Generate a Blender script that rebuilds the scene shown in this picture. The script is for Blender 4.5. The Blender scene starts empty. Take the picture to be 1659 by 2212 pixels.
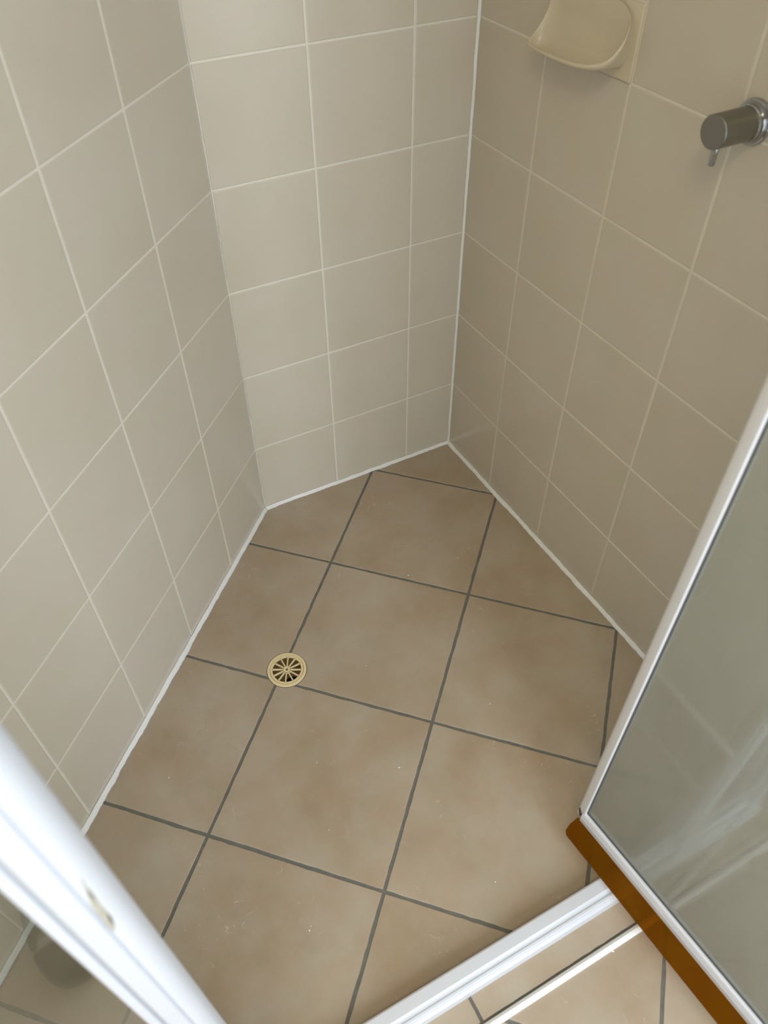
import bpy, bmesh, math, random
from mathutils import Vector, Matrix
random.seed(7)
S = bpy.context.scene
COL = S.collection
PI = math.pi

# ------------------------------------------------------------------ camera
cam = bpy.data.cameras.new('camera'); camo = bpy.data.objects.new('camera', cam); COL.objects.link(camo)
cam.sensor_fit = 'HORIZONTAL'; cam.sensor_width = 36.0; cam.lens = 36.0 * 1673.39 / 1659.0
camo.location = (-0.8737, -1.3105, 1.3874)
camo.rotation_euler = (math.radians(43.294), math.radians(0.350), math.radians(-27.688))
cam.clip_start = 0.02
cam.dof.use_dof = True; cam.dof.focus_distance = 1.62; cam.dof.aperture_fstop = 7.0
S.camera = camo

# ------------------------------------------------------------------ light and exposure
S.view_settings.view_transform = 'Standard'; S.view_settings.look = 'None'
S.view_settings.gamma = 1.0; S.view_settings.use_curve_mapping = False
S.view_settings.exposure = 0.13
w = bpy.data.worlds.new('world'); S.world = w; w.use_nodes = True
w.node_tree.nodes['Background'].inputs[0].default_value = (0.75, 0.86, 1.0, 1)
w.node_tree.nodes['Background'].inputs[1].default_value = 1.0

def area(name, loc, target, sx, sy, power, color):
    l = bpy.data.lights.new(name, 'AREA'); l.shape = 'RECTANGLE'; l.size = sx; l.size_y = sy
    l.energy = power; l.color = color
    o = bpy.data.objects.new(name, l); COL.objects.link(o); o.location = loc
    d = Vector(target) - Vector(loc); o.rotation_euler = d.to_track_quat('-Z', 'Y').to_euler()
    return o
WIN = (-0.50, -2.25, 0.95, 0.90, 1.60)      # window centre x, wall y, centre z, width, height
area('window_daylight', (WIN[0], WIN[1] - 0.10, WIN[2]), (WIN[0] - 0.10, 0, WIN[2] - 0.5), WIN[3], WIN[4], 29.5, (0.83, 0.94, 1.09))
area('ceiling_fill_light', (-1.20, -1.62, 2.36), (-0.95, -1.3, 0), 0.6, 0.6, 13.0, (1.0, 0.87, 0.66))  # added warm fill below the ceiling, no fixture; evens out the walls

# ------------------------------------------------------------------ materials
def srgb(r, g, b):
    f = lambda c: (c / 255 / 12.92) if c / 255 <= 0.04045 else ((c / 255 + 0.055) / 1.055) ** 2.4
    return (f(r), f(g), f(b), 1)

class NT:
    def __init__(s, name):
        s.m = bpy.data.materials.new(name); s.m.use_nodes = True; s.t = s.m.node_tree
        s.b = s.t.nodes['Principled BSDF']; s.out = s.t.nodes['Material Output']
    def n(s, typ, **kw):
        x = s.t.nodes.new(typ)
        for k, v in kw.items():
            if k.startswith('i_'):
                x.inputs[int(k[2:]) if k[2:].isdigit() else k[2:]].default_value = v
            else: setattr(x, k, v)
        return x
    def l(s, a, b): s.t.links.new(a, b)
    def mix(s, fac, a, b):
        x = s.t.nodes.new('ShaderNodeMix'); x.data_type = 'RGBA'
        for sock, v in ((x.inputs[0], fac), (x.inputs[6], a), (x.inputs[7], b)):
            if hasattr(v, 'links'): s.l(v, sock)
            else: sock.default_value = v
        return x.outputs[2]
    def noise(s, vec, scale, detail=3.0, rough=0.5):
        x = s.n('ShaderNodeTexNoise'); s.l(vec, x.inputs['Vector'])
        x.inputs['Scale'].default_value = scale; x.inputs['Detail'].default_value = detail; x.inputs['Roughness'].default_value = rough
        return x.outputs['Fac']
    def ramp(s, v, a, b):
        x = s.n('ShaderNodeMapRange'); s.l(v, x.inputs[0]); x.inputs[1].default_value = a; x.inputs[2].default_value = b
        return x.outputs[0]
    def pos(s, offset_by_object=False):
        g = s.n('ShaderNodeNewGeometry').outputs['Position']
        if offset_by_object:
            oi = s.n('ShaderNodeObjectInfo'); m = s.n('ShaderNodeVectorMath', operation='SCALE')
            m.inputs[0].default_value = (37.0, 19.0, 53.0); s.l(oi.outputs['Random'], m.inputs['Scale'])
            a = s.n('ShaderNodeVectorMath', operation='ADD'); s.l(g, a.inputs[0]); s.l(m.outputs[0], a.inputs[1]); g = a.outputs[0]
        return g
    def bump(s, h, strength, dist):
        x = s.n('ShaderNodeBump'); x.inputs['Strength'].default_value = strength; x.inputs['Distance'].default_value = dist
        s.l(h, x.inputs['Height']); s.l(x.outputs[0], s.b.inputs['Normal'])

def plain(name, col, rough=0.5, metal=0.0, var=0.06, scale=30):
    t = NT(name); p = t.pos()
    f = t.noise(p, scale)
    a = tuple(c * (1 - var) for c in col[:3]) + (1,); b = tuple(min(1, c * (1 + var)) for c in col[:3]) + (1,)
    t.l(t.mix(f, a, b), t.b.inputs['Base Color'])
    t.b.inputs['Roughness'].default_value = rough; t.b.inputs['Metallic'].default_value = metal
    return t

def wall_tile_mat():
    t = NT('glazed_wall_tile'); p = t.pos(True)
    f1 = t.ramp(t.noise(p, 4.5, 3.0, 0.55), 0.30, 0.70); f2 = t.ramp(t.noise(p, 11.0, 4.0, 0.55), 0.35, 0.68)
    c = t.mix(f1, (0.545, 0.490, 0.378, 1), (0.582, 0.532, 0.435, 1))
    x = t.n('ShaderNodeMath', operation='MULTIPLY', i_1=0.45); t.l(f2, x.inputs[0])
    c = t.mix(x.outputs[0], c, (0.590, 0.500, 0.418, 1))
    t.l(c, t.b.inputs['Base Color'])
    t.b.inputs['Roughness'].default_value = 0.17
    t.b.inputs['IOR'].default_value = 1.5
    t.bump(t.noise(p, 14.0, 2.0), 0.25, 0.0012)
    return t.m

def floor_tile_mat():
    t = NT('mottled_floor_tile'); p = t.pos(True)
    f1 = t.ramp(t.noise(p, 6.0, 5.0, 0.6), 0.33, 0.67)
    f2 = t.ramp(t.noise(p, 15.0, 5.0, 0.62), 0.38, 0.66)
    f3 = t.ramp(t.noise(p, 3.0, 2.0), 0.35, 0.65)
    c = t.mix(f1, (0.352, 0.268, 0.172, 1), (0.445, 0.385, 0.288, 1))
    x = t.n('ShaderNodeMath', operation='MULTIPLY', i_1=0.5); t.l(f2, x.inputs[0])
    c = t.mix(x.outputs[0], c, (0.420, 0.292, 0.195, 1))
    x = t.n('ShaderNodeMath', operation='MULTIPLY', i_1=0.35); t.l(f3, x.inputs[0])
    c = t.mix(x.outputs[0], c, (0.435, 0.362, 0.275, 1))
    # pale scratches and chips: thin bands of a warped noise, kept to patches
    wv = t.noise(p, 24.0, 3.0, 0.6)
    d = t.n('ShaderNodeMath', operation='SUBTRACT', i_1=0.5); t.l(wv, d.inputs[0])
    ab = t.n('ShaderNodeMath', operation='ABSOLUTE'); t.l(d.outputs[0], ab.inputs[0])
    line = t.ramp(ab.outputs[0], 0.008, 0.002)
    patch = t.ramp(t.noise(p, 9.0, 4.0, 0.7), 0.56, 0.62)
    brk = t.ramp(t.noise(p, 70.0, 2.0), 0.50, 0.58)
    m1 = t.n('ShaderNodeMath', operation='MULTIPLY'); t.l(line, m1.inputs[0]); t.l(patch, m1.inputs[1])
    m2 = t.n('ShaderNodeMath', operation='MULTIPLY'); t.l(m1.outputs[0], m2.inputs[0]); t.l(brk, m2.inputs[1])
    m3 = t.n('ShaderNodeMath', operation='MULTIPLY', i_1=0.75); t.l(m2.outputs[0], m3.inputs[0])
    c = t.mix(m3.outputs[0], c, (0.62, 0.56, 0.45, 1))
    t.l(c, t.b.inputs['Base Color'])
    t.b.inputs['Roughness'].default_value = 0.42
    t.bump(t.noise(p, 40.0, 4.0), 0.12, 0.001)
    return t.m

def glass_mat(name, tint, haze, hazecol, refl=1.0, smear=0.25, blur=0.0, gloss=0.03):
    t = NT(name); t.t.nodes.remove(t.b)
    p = t.pos()
    tr = t.n('ShaderNodeBsdfTransparent'); tr.inputs[0].default_value = tint
    gl = t.n('ShaderNodeBsdfGlossy'); gl.inputs['Roughness'].default_value = gloss; gl.inputs[0].default_value = (refl, refl, refl, 1)
    fr = t.n('ShaderNodeFresnel'); bf = t.n('ShaderNodeNewGeometry').outputs['Backfacing']
    io = t.n('ShaderNodeMapRange'); t.l(bf, io.inputs[0]); io.inputs[3].default_value = 1.45; io.inputs[4].default_value = 1 / 1.45
    t.l(io.outputs[0], fr.inputs[0])     # a thin pane: the same reflectance on both of its faces
    m1 = t.n('ShaderNodeMixShader'); t.l(fr.outputs[0], m1.inputs[0])
    body = tr.outputs[0]
    if blur:                             # filmed glass scatters what is seen through it
        rf = t.n('ShaderNodeBsdfRefraction'); rf.inputs['Color'].default_value = tint; rf.inputs['Roughness'].default_value = blur; rf.inputs['IOR'].default_value = 1.12
        mb = t.n('ShaderNodeMixShader', i_0=0.72); t.l(tr.outputs[0], mb.inputs[1]); t.l(rf.outputs[0], mb.inputs[2]); body = mb.outputs[0]
    t.l(body, m1.inputs[1]); t.l(gl.outputs[0], m1.inputs[2])
    df = t.n('ShaderNodeBsdfDiffuse'); df.inputs[0].default_value = hazecol
    tl = t.n('ShaderNodeBsdfTranslucent'); tl.inputs[0].default_value = hazecol
    m0 = t.n('ShaderNodeMixShader', i_0=0.45); t.l(df.outputs[0], m0.inputs[1]); t.l(tl.outputs[0], m0.inputs[2])
    # wiped soap-scum streaks: stretched noise
    mp = t.n('ShaderNodeMapping'); mp.inputs['Rotation'].default_value = (0.6, 0.3, 0.2); mp.inputs['Scale'].default_value = (3.0, 9.0, 3.0)
    t.l(p, mp.inputs[0])
    st = t.ramp(t.noise(mp.outputs[0], 1.3, 1.6, 0.45), 0.25, 0.75)
    a = t.n('ShaderNodeMath', operation='MULTIPLY_ADD', i_1=smear, i_2=haze - smear * 0.5); t.l(st, a.inputs[0])
    m2 = t.n('ShaderNodeMixShader'); t.l(a.outputs[0], m2.inputs[0]); t.l(m1.outputs[0], m2.inputs[1]); t.l(m0.outputs[0], m2.inputs[2])
    t.l(m2.outputs[0], t.out.inputs[0])
    return t.m

def amber_mat():
    t = NT('amber_plastic'); t.t.nodes.remove(t.b); p = t.pos()
    f = t.ramp(t.noise(p, 22.0, 4.0), 0.3, 0.7)
    tr = t.n('ShaderNodeBsdfTransparent'); tr.inputs[0].default_value = (0.72, 0.38, 0.012, 1)
    df = t.n('ShaderNodeBsdfDiffuse'); t.l(t.mix(f, (0.25, 0.105, 0.004, 1), (0.32, 0.145, 0.006, 1)), df.inputs[0])
    tl = t.n('ShaderNodeBsdfTranslucent'); tl.inputs[0].default_value = (0.32, 0.15, 0.01, 1)
    m0 = t.n('ShaderNodeMixShader', i_0=0.5); t.l(df.outputs[0], m0.inputs[1]); t.l(tl.outputs[0], m0.inputs[2])
    m1 = t.n('ShaderNodeMixShader', i_0=0.52); t.l(tr.outputs[0], m1.inputs[1]); t.l(m0.outputs[0], m1.inputs[2])
    gl = t.n('ShaderNodeBsdfGlossy'); gl.inputs['Roughness'].default_value = 0.3
    fr = t.n('ShaderNodeFresnel'); fr.inputs[0].default_value = 1.4
    h = t.n('ShaderNodeMath', operation='MULTIPLY', i_1=0.12); t.l(fr.outputs[0], h.inputs[0])
    m2 = t.n('ShaderNodeMixShader'); t.l(h.outputs[0], m2.inputs[0]); t.l(m1.outputs[0], m2.inputs[1]); t.l(gl.outputs[0], m2.inputs[2])
    t.l(m2.outputs[0], t.out.inputs[0])
    return t.m

M = {}
M['wall_tile'] = wall_tile_mat()
M['floor_tile'] = floor_tile_mat()
M['wall_grout'] = plain('cream_wall_grout', (0.70, 0.65, 0.55), 0.7, var=0.08).m
M['floor_grout'] = plain('dark_floor_grout', (0.150, 0.147, 0.122), 0.85, var=0.25, scale=60).m
M['caulk'] = plain('white_caulk', (0.78, 0.77, 0.73), 0.45, var=0.03).m
M['white_metal'] = plain('white_powder_coat', (0.61, 0.62, 0.635), 0.32, var=0.015).m
M['door_metal'] = plain('off_white_door_metal', (0.62, 0.61, 0.595), 0.34, var=0.02).m
M['chip'] = plain('cream_filler', (0.40, 0.365, 0.27), 0.7, var=0.4, scale=160).m
M['rust'] = plain('rust_brown', (0.07, 0.035, 0.022), 0.8, var=0.5, scale=500).m
M['gasket'] = plain('grey_gasket', (0.09, 0.09, 0.08), 0.55).m
M['amber'] = amber_mat()
M['door_glass'] = glass_mat('soap_filmed_door_glass', (0.93, 0.95, 0.92, 1), 0.37, (0.56, 0.555, 0.495, 1), smear=0.14, refl=0.5, blur=0.13, gloss=0.05)
M['clear_glass'] = glass_mat('clear_panel_glass', (0.80, 0.815, 0.79, 1), 0.03, (0.5, 0.5, 0.47, 1), smear=0.03)
M['ceramic'] = plain('cream_ceramic', (0.61, 0.535, 0.385), 0.25, var=0.03).m
M['nickel'] = plain('brushed_nickel', (0.27, 0.262, 0.236), 0.40, 1.0, var=0.03).m
M['chrome'] = plain('chrome', (0.42, 0.43, 0.44), 0.12, 1.0, var=0.02).m
M['drain_plastic'] = plain('yellow_cream_plastic', (0.79, 0.64, 0.36), 0.42, var=0.04).m
M['drain_cup'] = plain('brown_drain_cup', (0.34, 0.235, 0.09), 0.5, var=0.3).m
M['black'] = plain('black_void', (0.006, 0.006, 0.006), 0.9).m
M['paint'] = plain('white_paint', (0.80, 0.79, 0.76), 0.6, var=0.02).m
M['grit'] = plain('white_grit', (0.85, 0.82, 0.74), 0.6).m
M['shoe'] = plain('charcoal_rubber', (0.05, 0.043, 0.034), 0.95, var=0.2).m
M['shoe_stripe'] = plain('pale_stripe', (0.40, 0.37, 0.33), 0.6).m

# ------------------------------------------------------------------ helpers
def obj(name, me, mat, parent=None, loc=None, rot=None, smooth=False):
    if isinstance(me, bmesh.types.BMesh):
        b = me; me = bpy.data.meshes.new(name); b.normal_update(); b.to_mesh(me); b.free()
    if mat is not None and not me.materials: me.materials.append(mat)
    if smooth:
        for p in me.polygons: p.use_smooth = True
    o = bpy.data.objects.new(name, me); COL.objects.link(o)
    if parent is not None: o.parent = parent
    if loc is not None: o.location = loc
    if rot is not None: o.rotation_euler = rot
    return o
def empty(name, label, cat, loc=(0, 0, 0), rz=0.0):
    o = bpy.data.objects.new(name, None); COL.objects.link(o); o.location = loc; o.rotation_euler = (0, 0, rz)
    o['label'] = label; o['category'] = cat; o.empty_display_size = 0.05
    return o
def struct(o, label=None):
    o['kind'] = 'structure'
    if label: o['label'] = label
    return o
def pydata(name, v, f):
    me = bpy.data.meshes.new(name); me.from_pydata([tuple(x) for x in v], [], f); me.update(); return me
def add_box(b, x0, x1, y0, y1, z0, z1, bevel=0.0, seg=2):
    r = bmesh.ops.create_cube(b, size=1.0)
    for v in r['verts']:
        v.co = Vector(((x0 + x1) / 2 + v.co.x * (x1 - x0), (y0 + y1) / 2 + v.co.y * (y1 - y0), (z0 + z1) / 2 + v.co.z * (z1 - z0)))
    if bevel:
        es = list({e for v in r['verts'] for e in v.link_edges})
        bmesh.ops.bevel(b, geom=es, offset=bevel, segments=seg, affect='EDGES', profile=0.5)
def box(*a, **k):
    b = bmesh.new(); add_box(b, *a, **k); return b
def prism(b, prof, fn0, fn1):
    """close prism between two placements of an outline (list of 2-tuples)"""
    v0 = [b.verts.new(fn0(*p)) for p in prof]; v1 = [b.verts.new(fn1(*p)) for p in prof]
    n = len(prof)
    for i in range(n):
        j = (i + 1) % n; b.faces.new((v0[i], v0[j], v1[j], v1[i]))
    b.faces.new(v0[::-1]); b.faces.new(v1)
    bmesh.ops.recalc_face_normals(b, faces=b.faces[:])
def lathe(b, prof, n, axis_fn):
    """prof: (r, h) list; axis_fn(r*cos, r*sin, h) -> co"""
    rings = []
    for r, h in prof:
        if r < 1e-6: rings.append([b.verts.new(axis_fn(0, 0, h))])
        else: rings.append([b.verts.new(axis_fn(r * math.cos(2 * PI * k / n), r * math.sin(2 * PI * k / n), h)) for k in range(n)])
    for a, c in zip(rings, rings[1:]):
        for k in range(n):
            j = (k + 1) % n
            if len(a) == 1 and len(c) == 1: continue
            if len(a) == 1: b.faces.new((a[0], c[j], c[k]))
            elif len(c) == 1: b.faces.new((a[k], a[j], c[0]))
            else: b.faces.new((a[k], a[j], c[j], c[k]))
    bmesh.ops.recalc_face_normals(b, faces=b.faces[:])
def sharp(o, ang=35):
    me = o.data
    for p in me.polygons: p.use_smooth = True
    b = bmesh.new(); b.from_mesh(me)
    for e in b.edges:
        e.smooth = not (len(e.link_faces) == 2 and e.calc_face_angle(0) > math.radians(ang))
    b.to_mesh(me); b.free()
    return o

# ------------------------------------------------------------------ the plan of the shower
A_R = math.radians(-88.911); DR = Vector((math.cos(A_R), math.sin(A_R), 0))       # along the right wall
A_L = math.radians(-134.747); DL = Vector((math.cos(A_L), math.sin(A_L), 0))      # along the left wall
WB = 0.5276; LC = Vector((-WB, 0, 0))
HB, P = 0.194, 0.2
CEIL = 2.4; YF = WIN[1]
LEFT_LEN = 1.86
LEFT_END = LC + DL * LEFT_LEN
XSIDE = LEFT_END.x
R_LEN = (-YF) / -DR.y
SILL_IN, SILL_OUT = -1.083, -1.124

# ------------------------------------------------------------------ walls with their tiles
GAP = 0.0030
_tile_cache = {}
def wall_tile_mesh(wd, h):
    k = (round(wd, 4), round(h, 4))
    if k in _tile_cache: return _tile_cache[k]
    x, z = wd / 2 - GAP / 2, h / 2 - GAP / 2
    v, f = [], []
    def ring(i, y):
        s = len(v)
        c = 0.0012 if i < 0.0018 else 0.0004
        for sx, sz in ((-1, -1), (1, -1), (1, 1), (-1, 1)):
            v.append((sx * (x - i), y, sz * (z - i)))
        return s
    r0 = ring(0, 0.005); r1 = ring(0, 0.0016); r2 = ring(0.0006, 0.0005); r3 = ring(0.002, 0.0)
    for a, b_ in ((r0, r1), (r1, r2), (r2, r3)):
        for i in range(4):
            j = (i + 1) % 4; f.append((a + i, a + j, b_ + j, b_ + i))
    f.append((r3, r3 + 1, r3 + 2, r3 + 3)); f.append((r0 + 3, r0 + 2, r0 + 1, r0))
    me = pydata('tile', v, f); me.materials.append(M['wall_tile']); _tile_cache[k] = me
    return me
def rows(top):
    z = [0.0, HB]
    while z[-1] + P < top - 0.03: z.append(z[-1] + P)
    z.append(top); return z
def tiled_wall(name, label, origin, direc, length, first, skip=None, wall_end=None):
    """wall plane through origin along direc; the tile faces lie in that plane, the room on the right-hand side of direc x up"""
    d = direc.normalized(); nrm = Vector((d.y, -d.x, 0))            # nrm is turned into the room below
    nrm = nrm if nrm.dot(Vector((-0.6, -0.9, 0)) - origin) > 0 else -nrm
    # base slab: grout face 1.3 mm behind the tile face
    b = bmesh.new()
    q0, q1 = origin - d * 0.0, origin + d * length
    pts = [q0 - nrm * 0.0011, q1 - nrm * 0.0011, q1 - nrm * 0.1, q0 - nrm * 0.1]
    lo = [b.verts.new((p.x, p.y, -0.05)) for p in pts]; hi = [b.verts.new((p.x, p.y, CEIL)) for p in pts]
    for i in range(4):
        j = (i + 1) % 4; b.faces.new((lo[i], lo[j], hi[j], hi[i]))
    b.faces.new(lo[::-1]); b.faces.new(hi); bmesh.ops.recalc_face_normals(b, faces=b.faces[:])
    wl = struct(obj(name, b, M['wall_grout']), label)
    cuts = [0.0, first]
    while cuts[-1] + P < length - 0.02: cuts.append(cuts[-1] + P)
    cuts.append(length)
    zs = rows(CEIL)
    # local +y of a tile points into the wall
    ang = math.atan2(-nrm.y, -nrm.x) - PI / 2
    for ci in range(len(cuts) - 1):
        for ri in range(len(zs) - 1):
            s0, s1, z0, z1 = cuts[ci], cuts[ci + 1], zs[ri], zs[ri + 1]
            if skip and skip(ci, ri): 
                z0 = z0 + 0.1005
            c = origin + d * ((s0 + s1) / 2) + Vector((0, 0, (z0 + z1) / 2)) - nrm * random.uniform(0, 0.0003)
            obj('tile', wall_tile_mesh(s1 - s0, z1 - z0), None, wl, c, (random.gauss(0, 0.0010), 0, ang + random.gauss(0, 0.0010)))
    return wl, nrm
wall_back, nB = tiled_wall('wall_back', 'back shower wall of beige square tiles', Vector((0, 0, 0)), Vector((-1, 0, 0)), WB, 0.1295)
wall_right, nR = tiled_wall('wall_right', 'right shower wall of beige square tiles carrying soap dish and mixer', Vector((0, 0, 0)), DR, R_LEN, 0.1948, skip=lambda c, r: c == 1 and r == 5)
wall_left, nL = tiled_wall('wall_left', 'left shower wall of beige square tiles', LC, DL, LEFT_LEN, 0.1968)

# room beyond the shower: side wall, front wall with its window, ceiling
b = bmesh.new(); add_box(b, XSIDE - 0.1, XSIDE, YF - 0.1, LEFT_END.y, -0.05, CEIL)
struct(obj('wall_side', b, M['paint']), 'plain painted bathroom side wall')
wx0, wx1 = WIN[0] - WIN[3] / 2, WIN[0] + WIN[3] / 2; wz0, wz1 = WIN[2] - WIN[4] / 2, WIN[2] + WIN[4] / 2
b = bmesh.new()
add_box(b, XSIDE - 0.1, wx0, YF - 0.1, YF, -0.05, CEIL); add_box(b, wx1, 0.1, YF - 0.1, YF, -0.05, CEIL)
add_box(b, wx0, wx1, YF - 0.1, YF, -0.05, wz0); add_box(b, wx0, wx1, YF - 0.1, YF, wz1, CEIL)
struct(obj('wall_front', b, M['paint']), 'plain painted bathroom wall with window')
b = bmesh.new()
for a in ((wx0, wx0 + 0.04, wz0, wz1), (wx1 - 0.04, wx1, wz0, wz1), (wx0, wx1, wz0, wz0 + 0.04), (wx0, wx1, wz1 - 0.04, wz1), (WIN[0] - 0.02, WIN[0] + 0.02, wz0, wz1)):
    add_box(b, a[0], a[1], YF - 0.07, YF - 0.02, a[2], a[3])
struct(obj('window_1', b, M['white_metal']), 'white framed bathroom window')
b = bmesh.new(); add_box(b, XSIDE - 0.1, 0.2, YF - 0.1, 0.1, CEIL, CEIL + 0.1)
struct(obj('ceiling', b, M['paint']), 'white bathroom ceiling')

# ------------------------------------------------------------------ floor: slab of dark grout, every tile a piece
FP = 0.326; F0 = Vector((-0.2289, -0.0001)); FA = math.radians(-44.477)
DB = Vector((math.cos(FA), math.sin(FA))); DA = Vector((math.cos(FA - PI / 2), math.sin(FA - PI / 2)))
DRAIN = Vector((-0.6590, -0.4510)); DRAIN_R = 0.0412
def clip(poly, p, n):
    """keep the part of a polygon with (x-p).n >= 0"""
    out = []
    for i, a in enumerate(poly):
        c = poly[(i + 1) % len(poly)]; da, dc = (a - p).dot(n), (c - p).dot(n)
        if da >= 0: out.append(a)
        if (da >= 0) != (dc >= 0): out.append(a + (c - a) * (da / (da - dc)))
    return out
def inside(poly, q):
    s = 0
    for i, a in enumerate(poly):
        c = poly[(i + 1) % len(poly)]
        if (a.y > q.y) != (c.y > q.y) and q.x < (c.x - a.x) * (q.y - a.y) / (c.y - a.y) + a.x: s ^= 1
    return bool(s)
def minus_disc(poly, c, r):
    hits, n = [], len(poly)
    for i in range(n):
        a, e = poly[i], poly[(i + 1) % n]; d = e - a; f = a - c
        A, B, C = d.dot(d), 2 * f.dot(d), f.dot(f) - r * r; D = B * B - 4 * A * C
        if D <= 0: continue
        for t in ((-B - math.sqrt(D)) / 2 / A, (-B + math.sqrt(D)) / 2 / A):
            if 0 < t < 1: hits.append((i + t, a + d * t, t))
    if len(hits) != 2: return poly
    hits.sort(key=lambda h: h[0])
    # walk from one hit to the other along the boundary outside the disc
    for h0, h1 in ((hits[0], hits[1]), (hits[1], hits[0])):
        k = int(math.floor(h0[0])) + 1; end = h1[0] if h1[0] > h0[0] else h1[0] + n
        chain = []
        while k < end: chain.append(poly[k % n]); k += 1
        if chain and all((q - c).length > r for q in chain):
            a0 = math.atan2(*(h1[1] - c).yx); a1 = math.atan2(*(h0[1] - c).yx)
            for sg in (1, -1):
                da = (a1 - a0) % (2 * PI) if sg > 0 else -((a0 - a1) % (2 * PI))
                mid = c + Vector((math.cos(a0 + da / 2), math.sin(a0 + da / 2))) * r
                if inside(poly, mid):
                    m = max(3, int(abs(da) / 0.12)); arc = [c + Vector((math.cos(a0 + da * j / m), math.sin(a0 + da * j / m))) * r for j in range(1, m)]
                    return [h0[1]] + chain + [h1[1]] + arc
    return poly
def area2(p): return sum(p[i].x * p[(i + 1) % len(p)].y - p[(i + 1) % len(p)].x * p[i].y for i in range(len(p))) / 2
def ragged(poly, step, amp):
    out = []
    for i, a in enumerate(poly):
        c = poly[(i + 1) % len(poly)]; L = (c - a).length; m = max(1, int(L / step)); nr = Vector((-(c - a).y, (c - a).x)) / max(L, 1e-9)
        for j in range(m):
            q = a + (c - a) * (j / m)
            out.append(q + nr * random.gauss(0, amp) if j else q)
    return out
def inset(poly, d):
    out, n = [], len(poly)
    for i in range(n):
        a, q, c = poly[i - 1], poly[i], poly[(i + 1) % n]
        e1 = (q - a); e2 = (c - q)
        if e1.length < 1e-7 or e2.length < 1e-7: out.append(q); continue
        n1 = Vector((-e1.y, e1.x)).normalized(); n2 = Vector((-e2.y, e2.x)).normalized()
        m = n1 + n2; k = max(0.35, m.dot(n1)); out.append(q + m * (d / k))
    return out
def floor_tile(poly, parent, top=0.0, rag=0.00035):
    if area2(poly) < 0: poly = poly[::-1]
    pl = []
    for q in poly:
        if not pl or (q - pl[-1]).length > 0.0015: pl.append(q)
    if len(pl) < 3: return
    pl = ragged(pl, 0.013, rag)
    cx = sum((q.x for q in pl)) / len(pl); cy = sum((q.y for q in pl)) / len(pl)
    rings = [(pl, -0.006), (pl, -0.0010), (inset(pl, 0.0005), -0.0002), (inset(pl, 0.0014), 0.0)]
    v, f, n = [], [], len(pl)
    for r, z in rings: v += [(q.x - cx, q.y - cy, z) for q in r]
    for k in range(3):
        for i in range(n):
            j = (i + 1) % n; f.append((k * n + i, k * n + j, (k + 1) * n + j, (k + 1) * n + i))
    f.append(tuple(range(3 * n, 4 * n))); f.append(tuple(range(n - 1, -1, -1)))
    obj('tile', pydata('tile', v, f), M['floor_tile'], parent, (cx, cy, top))
V2 = lambda v: Vector((v.x, v.y))
def in_shower(poly, ymin=SILL_IN, g=0.0):
    poly = clip(poly, Vector((0, -g)), Vector((0, -1)))
    poly = clip(poly, V2(nR) * g, V2(nR)) if poly else poly
    poly = clip(poly, V2(LC) + V2(nL) * g, V2(nL)) if poly else poly
    poly = clip(poly, Vector((0, ymin)), Vector((0, 1))) if poly else poly
    return poly
def cell(r, c, off, g=0.0):
    o = F0 + off; q = []
    for rr, cc in ((r, c), (r, c + 1), (r + 1, c + 1), (r + 1, c)):
        q.append(o + DA * (FP * rr + (g if rr == r else -g)) + DB * (FP * cc + (g if cc == c else -g)))
    return q
# slab
b = bmesh.new()
def slab_poly(poly, z):
    if len(poly) < 3 or abs(area2(poly)) < 1e-7: return
    if area2(poly) < 0: poly = poly[::-1]
    top = [b.verts.new((q.x, q.y, z)) for q in poly]; bot = [b.verts.new((q.x, q.y, -0.05)) for q in poly]
    b.faces.new(top); b.faces.new(bot[::-1])
    for i in range(len(poly)):
        j = (i + 1) % len(poly); b.faces.new((bot[i], bot[j], top[j], top[i]))
for r in range(-3, 9):
    for c in range(-7, 5):
        q = in_shower(cell(r, c, Vector((0, 0))), ymin=-1.10)
        if q and len(q) > 2: slab_poly(minus_disc(q, DRAIN, DRAIN_R), -0.0012)
q = [Vector((XSIDE - 0.05, -1.10)), Vector((0.08, -1.10)), Vector((0.08, YF - 0.05)), Vector((XSIDE - 0.05, YF - 0.05))]
slab_poly(q, -0.0012)
floor = struct(obj('floor', b, M['floor_grout']), 'floor of large mottled beige tiles with dark grey grout')
G = 0.0029
for r in range(-3, 9):
    for c in range(-7, 5):
        q = in_shower(cell(r, c, Vector((0, 0)), G), g=0.003)
        if not q or len(q) < 3 or abs(area2(q)) < 1e-4: continue
        floor_tile(minus_disc(q, DRAIN, DRAIN_R + 0.0004), floor)
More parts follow.
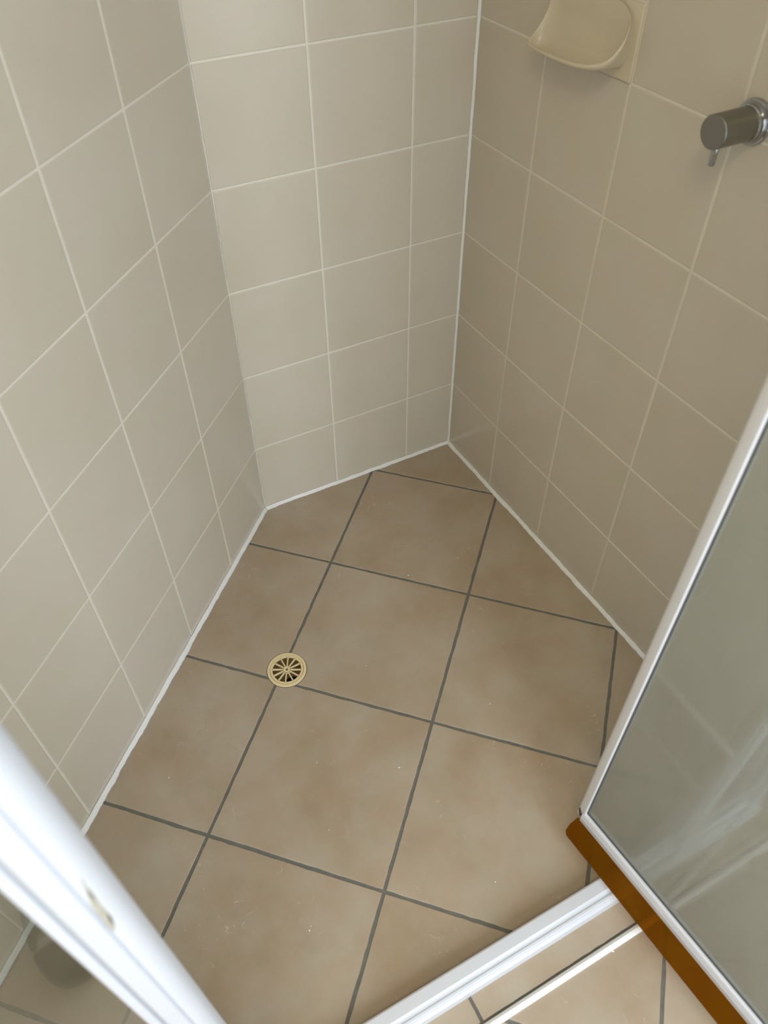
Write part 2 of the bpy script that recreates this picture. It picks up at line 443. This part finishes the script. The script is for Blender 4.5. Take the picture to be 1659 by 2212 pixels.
# strip of cut tiles along the sill, then the bathroom floor on its own grid
for x0, x1 in ((-1.6, -1.235), (-1.235, -0.936), (-0.936, -0.6365), (-0.6365, -0.337), (-0.337, -0.04), (-0.04, 0.02)):
    p4 = [Vector((x0 + 0.0025, -1.1605)), Vector((x1 - 0.0025, -1.1605)), Vector((x1 - 0.0025, -1.110)), Vector((x0 + 0.0025, -1.110))]
    p4 = clip(p4, V2(LC) + V2(nL) * 0.003, V2(nL)); p4 = clip(p4, V2(nR) * 0.003, V2(nR)) if p4 else p4
    if p4 and len(p4) > 2 and abs(area2(p4)) > 2e-4: floor_tile(p4, floor, 0.002)
OFF = DB * (0.40 * FP) + DA * (0.378 * FP)
for r in range(-2, 13):
    for c in range(-8, 8):
        q = cell(r, c, OFF, G)
        q = clip(q, Vector((0, -1.1725)), Vector((0, -1)))
        for pp, nn in ((V2(nR) * 0.003, V2(nR)), (V2(LC) + V2(nL) * 0.003, V2(nL)), (Vector((XSIDE + 0.003, 0)), Vector((1, 0))), (Vector((0, YF + 0.003)), Vector((0, 1)))):
            q = clip(q, pp, nn) if q else q
        if q and len(q) > 2 and abs(area2(q)) > 1e-4: floor_tile(q, floor)

# ------------------------------------------------------------------ silicone beads in the corners
def bead(name, label, p0, p1, u, v, lu, lv, wob=0.00045, mat='caulk', step=0.006):
    """bead from p0 to p1 filling the corner between directions u and v (legs lu, lv)"""
    L = (p1 - p0).length; n = max(2, int(L / step)); vs, fs = [], []
    ru = rv = 0.0
    for i in range(n + 1):
        ru = ru * 0.75 + random.gauss(0, wob); rv = rv * 0.75 + random.gauss(0, wob)
        q = p0 + (p1 - p0) * (i / n); a = lu + ru; c = lv + rv
        for k in range(6):
            t = k / 5
            s = math.sin(PI * t) * 0.10
            vs.append(q + u * (a * (1 - t) - a * s * 0.5) * 1.0 + v * (c * t - c * s * 0.5) + (u + v) * 0.0002)
        vs.append(q - u * 0.001 - v * 0.001)
    for i in range(n):
        for k in range(7):
            j = (k + 1) % 7; fs.append((i * 7 + k, i * 7 + j, (i + 1) * 7 + j, (i + 1) * 7 + k))
    fs.append(tuple(range(6, -1, -1))); fs.append(tuple(n * 7 + k for k in range(7)))
    o = obj(name, pydata(name, vs, fs), M[mat], smooth=True)
    return struct(o, label)
Z = Vector((0, 0, 1))
o3 = Vector((0, 0, 0))
b3 = lambda L: LC + DL * L
bead('trim_1', 'white caulk bead along foot of back wall', LC, o3, Z, nB, 0.0062, 0.0075)
bead('trim_2', 'white caulk bead along foot of right wall', o3, o3 + DR * 1.085, Z, nR, 0.0062, 0.0085, 0.0005)
bead('trim_3', 'white caulk bead along foot of left wall', LC, b3(1.50), Z, nL, 0.0065, 0.0085)
bead('trim_4', 'white caulk bead standing in right rear corner', o3, Vector((0, 0, 2.39)), nB, nR, 0.0042, 0.0042, 0.0003)
bead('trim_5', 'thin cream grout line standing in left rear corner', LC, LC + Z * 2.39, nB, nL, 0.0016, 0.0016, 0.0002, 'wall_grout')
# low white trim at the outer edge of the tile strip
prof = [(-1.1635, -0.004), (-1.1635, 0.001), (-1.1650, 0.0046), (-1.1685, 0.0066), (-1.1725, 0.0058), (-1.1755, 0.0032), (-1.1768, -0.004)]
b = bmesh.new(); prism(b, prof, lambda y, z: (XSIDE + 0.34, y, z), lambda y, z: (-0.012, y, z))
struct(sharp(obj('trim_6', b, M['caulk'])), 'white trim line along outer edge of the tile strip')

# ------------------------------------------------------------------ shower screen: sill, posts, fixed panes
scr = empty('shower_screen', 'white framed fixed shower screen, blurred post at near left and sill across the doorway', 'shower screen', (-0.969, -1.09, 0))
SO = Vector((-0.969, -1.09, 0))
def rel(b, o):
    for v in b.verts: v.co -= o
    return b
sill_prof = [(-1.0835, -0.003), (-1.0830, 0.0300), (-1.0840, 0.0328), (-1.0862, 0.0340), (-1.0900, 0.0340), (-1.1030, 0.0336), (-1.1060, 0.0310), (-1.1075, 0.0262), (-1.1095, 0.0258),
             (-1.1115, 0.0275), (-1.1145, 0.0270), (-1.1160, 0.0250), (-1.1175, 0.0205), (-1.1195, 0.0190), (-1.1215, 0.0170), (-1.1240, 0.0040), (-1.1240, -0.003)]
b = bmesh.new(); prism(b, sill_prof, lambda y, z: (-1.575, y, z), lambda y, z: (-0.024, y, z))
sharp(obj('sill', rel(b, SO), M['white_metal'], scr), 28)
post_prof = [(-0.953, -1.070), (-0.9490, -1.080), (-0.9475, -1.0860), (-0.9454, -1.0920), (-0.9464, -1.0980), (-0.9488, -1.1040), (-0.9530, -1.1085), (-0.9560, -1.1102), (-0.9585, -1.1108), (-0.9594, -1.1075), (-0.9606, -1.1075), (-0.9612, -1.1100), (-0.9625, -1.1112),
             (-0.9735, -1.1112), (-0.9750, -1.1102), (-0.9758, -1.1085), (-0.9764, -1.0990), (-0.9800, -1.0985), (-0.9815, -1.1035), (-0.9845, -1.1052), (-0.9872, -1.1050), (-0.9885, -1.1035), (-0.9885, -1.080), (-0.985, -1.070)]
b = bmesh.new(); prism(b, post_prof, lambda x, y: (x, y, 0.026), lambda x, y: (x, y, 1.90))
post = sharp(obj('left_post', rel(b, SO), M['white_metal'], scr), 28)
# flaked patch low on the front of the post, filler showing, with two dark pits
ch = [(-0.9534, 0.956), (-0.9538, 0.945), (-0.9536, 0.932), (-0.9540, 0.917), (-0.9538, 0.900), (-0.9545, 0.884), (-0.9560, 0.873), (-0.9584, 0.868), (-0.9592, 0.874), (-0.9591, 0.892), (-0.9590, 0.912), (-0.9580, 0.924), (-0.9566, 0.934), (-0.9552, 0.944), (-0.9544, 0.951)]
def py(x):  # front surface of the post at x
    pr = [(-0.9488, -1.1040), (-0.9530, -1.1085), (-0.9560, -1.1102), (-0.9585, -1.1108), (-0.9594, -1.1104)]
    for (xa, ya), (xb, yb) in zip(pr, pr[1:]):
        if xb <= x <= xa: return ya + (yb - ya) * (x - xa) / (xb - xa)
    return -1.1104
def patch(pts, lift):
    """thin flake lying on the curved front of the post: rows across the outline"""
    zs = [z for x, z in pts]; z0, z1 = min(zs), max(zs); n, m = 26, 6; b = bmesh.new(); rowsv = []
    for i in range(n):
        z = z0 + (z1 - z0) * (i + 0.5) / n; xs = []
        for (xa, za), (xb, zb) in zip(pts, pts[1:] + pts[:1]):
            if (za > z) != (zb > z): xs.append(xa + (xb - xa) * (z - za) / (zb - za))
        if len(xs) < 2: continue
        a, c = min(xs), max(xs); a += random.uniform(-.00015, .00015); c += random.uniform(-.00015, .00015)
        rowsv.append([b.verts.new((a + (c - a) * k / m, py(a + (c - a) * k / m) - (lift if 0 < k < m else -0.0004), z)) for k in range(m + 1)])
    for r0, r1 in zip(rowsv, rowsv[1:]):
        for k in range(m): b.faces.new((r0[k], r0[k + 1], r1[k + 1], r1[k]))
    bmesh.ops.recalc_face_normals(b, faces=b.faces[:]); return rel(b, SO)
o = obj('paint_chip', patch(ch, 0.0003), M['chip'], post); o['label'] = 'flaked patch showing cream filler'
o = obj('paint_chip', patch([(-0.9546, 0.938), (-0.9542, 0.930), (-0.9547, 0.921), (-0.9556, 0.928)], 0.0006), M['gasket'], post); o['label'] = 'small dark pit in the flaked patch'
o = obj('paint_chip', patch([(-0.9545, 0.900), (-0.9544, 0.888), (-0.9558, 0.876), (-0.9564, 0.888)], 0.0006), M['gasket'], post); o['label'] = 'dark lower edge of the flaked patch'
obj('glass_pane', rel(box(-1.585, -0.984, -1.0985, -1.0935, 0.033, 1.875), SO), M['clear_glass'], scr)
jp = [(-0.210, -1.094), (-0.210, -1.106), (-0.208, -1.108), (-0.192, -1.108), (-0.190, -1.106), (-0.190, -1.094)]
b = bmesh.new(); prism(b, jp, lambda x, y: (x, y, 0.022), lambda x, y: (x, y, 1.90)); sharp(obj('jamb_post', rel(b, SO), M['white_metal'], scr), 28)
obj('glass_pane', rel(box(-0.191, -0.030, -1.1035, -1.0985, 0.033, 1.875), SO), M['clear_glass'], scr)
obj('wall_channel', rel(box(-0.044, -0.026, -1.112, -1.088, 0.022, 1.90, 0.002, 1), SO), M['white_metal'], scr)
obj('wall_channel', rel(box(-1.60, -1.575, -1.112, -1.088, 0.0, 1.90, 0.002, 1), SO), M['white_metal'], scr)
obj('header_rail', rel(box(-1.60, -0.026, -1.116, -1.080, 1.90, 1.94, 0.003, 1), SO), M['white_metal'], scr)

# ------------------------------------------------------------------ door, swung open across the sill
DZ = math.radians(-84.658)
door = empty('shower_door', 'open framed glass shower door with amber plastic drip strip, standing across the white sill', 'shower door', (-0.353, -1.005, 0.0), DZ)
LEN = 0.735
rail = [(0.0, 0.0900), (-0.0010, 0.0925), (-0.0012, 0.1060), (-0.0004, 0.1072), (-0.0004, 0.1082), (-0.0012, 0.1094), (-0.0008, 0.1165), (0.0004, 0.1190), (0.0030, 0.1204), (0.0160, 0.1204), (0.0160, 0.0900)]
b = bmesh.new(); prism(b, rail, lambda y, z: (0.0, y, z), lambda y, z: (LEN, y, z)); sharp(obj('bottom_rail', b, M['white_metal'], door), 28)
stp = [(0.0037, 0.0010), (0.0030, 0.0), (-0.0075, 0.0), (-0.0098, 0.0008), (-0.0112, 0.0026), (-0.0116, 0.0050), (-0.0116, 0.0150), (-0.0098, 0.0178), (0.0020, 0.0185), (0.0037, 0.0175)]
b = bmesh.new(); prism(b, stp, lambda s, y: (s, y, 0.104), lambda s, y: (s, y, 1.86)); stile = sharp(obj('stile', b, M['door_metal'], door), 50)
def flat_patch(pts, y, th=0.0003):
    b = bmesh.new(); f = [b.verts.new((s, y - th, z)) for s, z in pts]; k = [b.verts.new((s, y + 0.0006, z)) for s, z in pts]
    b.faces.new(f); n = len(f)
    for i in range(n): b.faces.new((f[i], k[i], k[(i + 1) % n], f[(i + 1) % n]))
    bmesh.ops.recalc_face_normals(b, faces=b.faces[:]); return b
o = obj('rust_spot', flat_patch([(-0.0088, 0.127), (-0.0066, 0.1245), (-0.0048, 0.119), (-0.0026, 0.1165), (-0.0010, 0.111), (-0.0012, 0.1045), (-0.0046, 0.1043), (-0.0064, 0.108), (-0.0080, 0.114), (-0.0094, 0.121)], 0.0), M['rust'], stile); o['label'] = 'dark brown corroded corner'
for s, z, r in ((-0.0040, 0.1205, 0.0007), (-0.0012, 0.1180, 0.0006), (-0.0020, 0.1240, 0.0005), (-0.0005, 0.1225, 0.0005), (-0.0015, 0.1145, 0.0006)):
    obj('rust_spot', flat_patch([(s + r * math.cos(a) * random.uniform(.7, 1.3), z + 1.5 * r * math.sin(a)) for a in (0, 1.2, 2.4, 3.6, 4.9)], 0.0), M['rust'], stile)
obj('glass_pane', box(0.003, LEN - 0.003, 0.0068, 0.0118, 0.118, 1.86), M['door_glass'], door)
obj('gasket', box(0.0040, LEN, 0.0050, 0.0067, 0.1195, 0.1238), M['gasket'], door)
obj('gasket', box(0.0036, 0.0064, 0.0050, 0.0067, 0.1195, 1.86), M['gasket'], door)
b = bmesh.new(); prism(b, stp, lambda s, y: (LEN - s, y, 0.09), lambda s, y: (LEN - s, y, 1.86)); sharp(obj('stile', b, M['door_metal'], door), 50)
obj('top_rail', box(-0.011, LEN + 0.011, -0.001, 0.0185, 1.86, 1.89, 0.002, 1), M['white_metal'], door)
sl = [(-0.0055, 0.0), (-0.0085, 0.50), (-0.0075, 0.86), (-0.0020, 1.0)]
b = bmesh.new(); pts = sl + [(LEN, 1.0), (LEN, 0.0)]
def drip(s, t, off): return (s, -0.0003 - 0.0195 * t + 0.0018 * off, 0.0905 - 0.0405 * t - 0.0006 * off)
prism(b, pts, lambda s, t: drip(s, t, 0), lambda s, t: drip(s, t, 1))
o = obj('drip_strip', b, M['amber'], door); o['label'] = 'amber translucent plastic strip'

# ------------------------------------------------------------------ soap dish on the right wall
def wallpt(y, off, z):                       # y along the wall, off into the room
    return Vector((0, 0, 0)) + DR * (-y / -DR.y) * -1 * -1 + nR * off + Z * z if False else DR * (y / DR.y) + nR * off + Z * z
SD = DR * (0.295 / 1.0) + Z * 0.994
dish = empty('soap_dish', 'cream ceramic soap dish with scooped bowl, set into right wall tiles', 'soap dish', SD)
b = bmesh.new(); add_box(b, -0.0988, 0.0988, -0.006, 0.0030, 0.0004, 0.0985, 0.0014, 3)
for v in b.verts: v.co = wallpt(-0.2948 + v.co.x, v.co.y, 0.994 + v.co.z)
sharp(obj('backplate', rel(b, SD), M['ceramic'], dish), 50)
RIM = [(-0.203, 0.006, 1.074), (-0.2015, 0.011, 1.048), (-0.2005, 0.024, 1.024), (-0.2015, 0.0400, 1.0095), (-0.211, 0.0465, 1.0072), (-0.250, 0.0530, 1.0085), (-0.300, 0.0575, 1.0115), (-0.335, 0.0575, 1.0140),
       (-0.362, 0.0525, 1.0180), (-0.380, 0.0420, 1.0260), (-0.3865, 0.0300, 1.0400), (-0.3855, 0.0180, 1.0570), (-0.378, 0.0095, 1.0730), (-0.362, 0.0068, 1.0850), (-0.335, 0.006, 1.0905), (-0.290, 0.006, 1.0920), (-0.240, 0.006, 1.0900), (-0.214, 0.006, 1.0840)]
def crom(P, n):
    out = []; m = len(P)
    for i in range(m):
        p0, p1, p2, p3 = (Vector(P[(i + k - 1) % m]) for k in range(4))
        for j in range(n):
            t = j / n; out.append(0.5 * ((2 * p1) + (p2 - p0) * t + (2 * p0 - 5 * p1 + 4 * p2 - p3) * t * t + (3 * p1 - p0 - 3 * p2 + p3) * t ** 3))
    return out
rim = crom(RIM, 4)
CEN = Vector((-0.297, 0.0055, 1.026))
b = bmesh.new(); rings = []
def ringv(fn): rings.append([b.verts.new(wallpt(*fn(p))) for p in rim])
def inner(t):
    def f(p):
        T = Vector((CEN.x + 0.62 * (p.x - CEN.x), CEN.y + 0.16 * (p.y - CEN.y), CEN.z + 0.45 * (p.z - CEN.z)))
        q = p + (T - p) * t
        k = 4 * t * (1 - t)
        drop = 0.013 * k * min(1.0, max(0.0, p.y / 0.03))
        y = p.x + (T.x - p.x) * (t ** 1.7); off = p.y + (T.y - p.y) * (t ** 1.1); z = q.z - drop
        return (y, off, z)
    return f
for t in (1.0, 0.9, 0.75, 0.6, 0.45, 0.32, 0.2, 0.11, 0.05): ringv(inner(t))
def lipf(k, dz, do):
    def f(p):
        c = Vector((p.x - CEN.x, p.y - 0.004, 0)); c = c / max(c.length, 1e-6)
        s = min(1, max(0, (p.y - 0.004) / 0.02))
        return (p.x + c.x * k * (0.4 + 0.6 * s), p.y + max(0, c.y) * k + do, p.z + dz * (0.3 + 0.7 * s))
    return f
ringv(lipf(0.0006, 0.0010, 0)); ringv(lipf(0.0022, 0.0012, 0)); ringv(lipf(0.0036, -0.0002, 0)); ringv(lipf(0.0040, -0.0028, 0))
def outer(t):
    l = lipf(0.0040, -0.0028, 0)
    def f(p):
        y, off, z = l(p)
        o2 = off + (0.0 - off) * t ** 1.4
        zz = z + (max(0.9965, z - 0.012) - z) * (t ** 0.6) * min(1, p.y / 0.02)
        yy = y + (CEN.x - y) * 0.12 * t * min(1, p.y / 0.02)
        return (yy, o2, max(0.9955, zz))
    return f
for t in (0.2, 0.4, 0.6, 0.8, 1.0): ringv(outer(t))
n = len(rim)
for r0, r1 in zip(rings, rings[1:]):
    for i in range(n):
        j = (i + 1) % n
        try: b.faces.new((r0[i], r0[j], r1[j], r1[i]))
        except ValueError: pass
b.faces.new(rings[0][::-1])
bmesh.ops.recalc_face_normals(b, faces=b.faces[:])
obj('bowl', rel(b, SD), M['ceramic'], dish, smooth=True)

# ------------------------------------------------------------------ mixer tap on the right wall
TY, TZ = -0.6185, 1.0125
TP = wallpt(TY, 0, TZ)
tap = empty('shower_mixer', 'dark brushed shower mixer tap with pin lever and chrome wall flange', 'tap', TP)
U = DR.copy()
def tx(a, c, h): return nR * h + U * a + Z * c
b = bmesh.new(); lathe(b, [(0, 0.0005), (0.0275, 0.0), (0.0278, 0.003), (0.0268, 0.0052), (0.0245, 0.0056), (0.0238, 0.0085), (0.0230, 0.0100), (0, 0.0100)], 56, tx)
sharp(obj('wall_flange', b, M['chrome'], tap), 30)
b = bmesh.new(); lathe(b, [(0, 0.0098), (0.0222, 0.0098), (0.0226, 0.012), (0.0222, 0.0145), (0.0214, 0.0150), (0.0214, 0.0170), (0, 0.0170)], 56, tx)
sharp(obj('collar', b, M['chrome'], tap), 30)
b = bmesh.new(); lathe(b, [(0, 0.0165), (0.0200, 0.0165), (0.0206, 0.0172), (0.0206, 0.0690), (0.0199, 0.0700), (0, 0.0700)], 64, tx)
sharp(obj('body', b, M['nickel'], tap), 30)
b = bmesh.new()
def lx(a, c, h): return tx(0.0065 + a, -0.0175 - h, 0.0640 + c)
lathe(b, [(0, 0), (0.0044, 0), (0.0044, 0.0200), (0.0036, 0.0214), (0, 0.0214)], 24, lx)
sharp(obj('lever', b, M['chrome'], tap), 30)

# ------------------------------------------------------------------ floor drain
DRN = Vector((DRAIN.x, DRAIN.y, 0))
drain = empty('floor_drain', 'round cream yellow floor drain with spoked grate at tile corner', 'drain', DRN)
idz = lambda a, c, h: (a, c, h)
b = bmesh.new(); lathe(b, [(0.0346, -0.022), (0.0349, 0.0006), (0.0351, 0.0010), (0.0396, 0.0010), (0.0405, 0.0003), (0.0405, -0.022), (0.0346, -0.022)], 72, idz)
sharp(obj('rim', b, M['drain_plastic'], drain), 30)
b = bmesh.new(); A0 = math.radians(62.3)
# grate plate with twelve openings and a six-point hole, drawn as one outline grid per sector
NS = 12; sub = 8; top, bot = 0.0011, -0.0024
def pol(r, a): return (r * math.cos(a), r * math.sin(a))
def plate(ring_a, ring_b):
    pass
def quad_strip(pa, pb):
    """solid strip between two equal-length open polylines"""
    n = len(pa)
    ta = [b.verts.new((*p, top)) for p in pa]; tb = [b.verts.new((*p, top)) for p in pb]
    ba = [b.verts.new((*p, bot)) for p in pa]; bb = [b.verts.new((*p, bot)) for p in pb]
    for i in range(n - 1):
        for q in ((ta[i], ta[i + 1], tb[i + 1], tb[i]), (ba[i], bb[i], bb[i + 1], ba[i + 1]), (ta[i], ba[i], ba[i + 1], ta[i + 1]), (tb[i], tb[i + 1], bb[i + 1], bb[i])):
            b.faces.new(q)
full = [2 * PI * i / 96 for i in range(97)]
quad_strip([pol(0.0296, a) for a in full], [pol(0.0341, a) for a in full])
star = [2 * PI * i / 24 for i in range(25)]
quad_strip([pol(0.0042 if i % 4 == 0 else (0.0021 if i % 2 == 0 else 0.0029), a + A0) for i, a in enumerate(star)], [pol(0.0082, a + A0) for a in star])
for k in range(NS):
    a = A0 + k * 2 * PI / NS; d = Vector((math.cos(a), math.sin(a))); e = Vector((-d.y, d.x))
    w0, w1 = 0.0012, 0.0012
    pa, pb = [], []
    for r in (0.0072, 0.0092, 0.013, 0.02, 0.0265, 0.0285, 0.0304):
        ww = w0 + (w1 - w0) * (r / 0.03) + (0.0009 * ((r - 0.0280) / 0.0024) if r > 0.0280 else 0) + (0.0006 if r < 0.009 else 0)
        pa.append(tuple(d * r + e * ww)); pb.append(tuple(d * r - e * ww))
    quad_strip(pa, pb)
bmesh.ops.recalc_face_normals(b, faces=b.faces[:])
obj('grate', b, M['drain_plastic'], drain)
b = bmesh.new(); lathe(b, [(0.0344, -0.004), (0.0335, -0.012), (0.031, -0.034), (0.026, -0.040), (0, -0.040)], 48, idz)
for f in b.faces: f.normal_flip()
obj('cup', b, M['drain_cup'], drain, smooth=True)
b = bmesh.new(); lathe(b, [(0.0, -0.0385), (0.0165, -0.0385), (0.0172, -0.041), (0, -0.041)], 32, lambda a, c, h: (a + 0.004, c - 0.013, h))
obj('outlet', b, M['black'], drain)

# ------------------------------------------------------------------ loose grit on the shower floor
b = bmesh.new()
for x, y, r in ((-0.3173, -0.3514, 0.0016), (-0.5551, -0.7459, 0.0018), (-0.5076, -1.0009, 0.0014), (-0.3321, -0.7139, 0.0013), (-0.8174, -0.9225, 0.0016), (-0.9435, -0.5631, 0.0013), (-0.3993, -1.1771, 0.0018), (-0.8125, -0.918, 0.0009), (-0.51, -0.52, 0.0009), (-0.72, -0.79, 0.001)):
    mtx = Matrix.Translation((x, y, r * 0.45)) @ Matrix.Rotation(random.uniform(0, 3), 4, 'Z') @ Matrix.Diagonal((1.3, 0.8, 0.5, 1))
    bmesh.ops.create_icosphere(b, subdivisions=1, radius=r, matrix=mtx)
g = obj('grit', b, M['grit']); g['kind'] = 'stuff'; g['label'] = 'tiny white specks of grit scattered on the beige floor tiles'; g['category'] = 'grit'

# ------------------------------------------------------------------ shoe outside, seen mirrored in the fixed pane
SH = Vector((-1.165, -1.515, 0))
shoe = empty('shoe', 'dark striped shoe on the floor outside, mirrored in the lower left glass', 'shoe', SH)
def shoe_outline(k=1.0, n=40):
    pts = []
    for i in range(n):
        a = 2 * PI * i / n; c, s = math.cos(a), math.sin(a)
        wd = 0.058 + 0.010 * s
        pts.append((wd * k * math.copysign(abs(c) ** 0.85, c), 0.145 * k * math.copysign(abs(s) ** 0.92, s)))
    return pts
b = bmesh.new(); pr = shoe_outline()
prism(b, pr, lambda x, y: (x, y, 0.001), lambda x, y: (x * 0.98, y * 0.99, 0.026)); sharp(obj('sole', b, M['shoe'], shoe), 40)
b = bmesh.new(); rr = []
for k in range(7):
    t = k / 6; z = 0.026 + 0.055 * math.sin(t * PI / 2); sc = math.sqrt(max(0.0, 1 - (t * 0.93) ** 2)) * 0.96
    ring = []
    for x, y in pr:
        lift = 1.0 if y < 0 else 1.0 - 0.45 * (y / 0.145)
        ring.append(b.verts.new((x * sc, y * (0.55 + 0.45 * sc) - 0.01 * t, 0.026 + (z - 0.026) * lift)))
    rr.append(ring)
for r0, r1 in zip(rr, rr[1:]):
    for i in range(len(pr)):
        j = (i + 1) % len(pr); b.faces.new((r0[i], r0[j], r1[j], r1[i]))
b.faces.new(rr[-1]); b.faces.new(rr[0][::-1]); bmesh.ops.recalc_face_normals(b, faces=b.faces[:])
up = obj('upper', b, M['shoe'], shoe, smooth=True)
for yy in (0.082, 0.052, 0.018):
    b = bmesh.new(); pa = []
    for i in range(13):
        u = -1 + 2 * i / 12; a = u * PI * 0.42
        pa.append((0.0535 * math.sin(a), yy, 0.030 + 0.050 * math.cos(a) * (1.0 - 0.45 * max(0, yy) / 0.145)))
    v0 = [b.verts.new((x * 1.0, y - 0.006, z + 0.002)) for x, y, z in pa]; v1 = [b.verts.new((x, y + 0.006, z + 0.002)) for x, y, z in pa]
    w0 = [b.verts.new((x * .93, y - 0.006, z - 0.004)) for x, y, z in pa]; w1 = [b.verts.new((x * .93, y + 0.006, z - 0.004)) for x, y, z in pa]
    for i in range(12):
        for q in ((v0[i], v0[i + 1], v1[i + 1], v1[i]), (w0[i], w1[i], w1[i + 1], w0[i + 1]), (v0[i], w0[i], w0[i + 1], v0[i + 1]), (v1[i], v1[i + 1], w1[i + 1], w1[i])): b.faces.new(q)
    bmesh.ops.recalc_face_normals(b, faces=b.faces[:]); o = obj('stripe', b, M['shoe_stripe'], up); o['label'] = 'pale stripe'
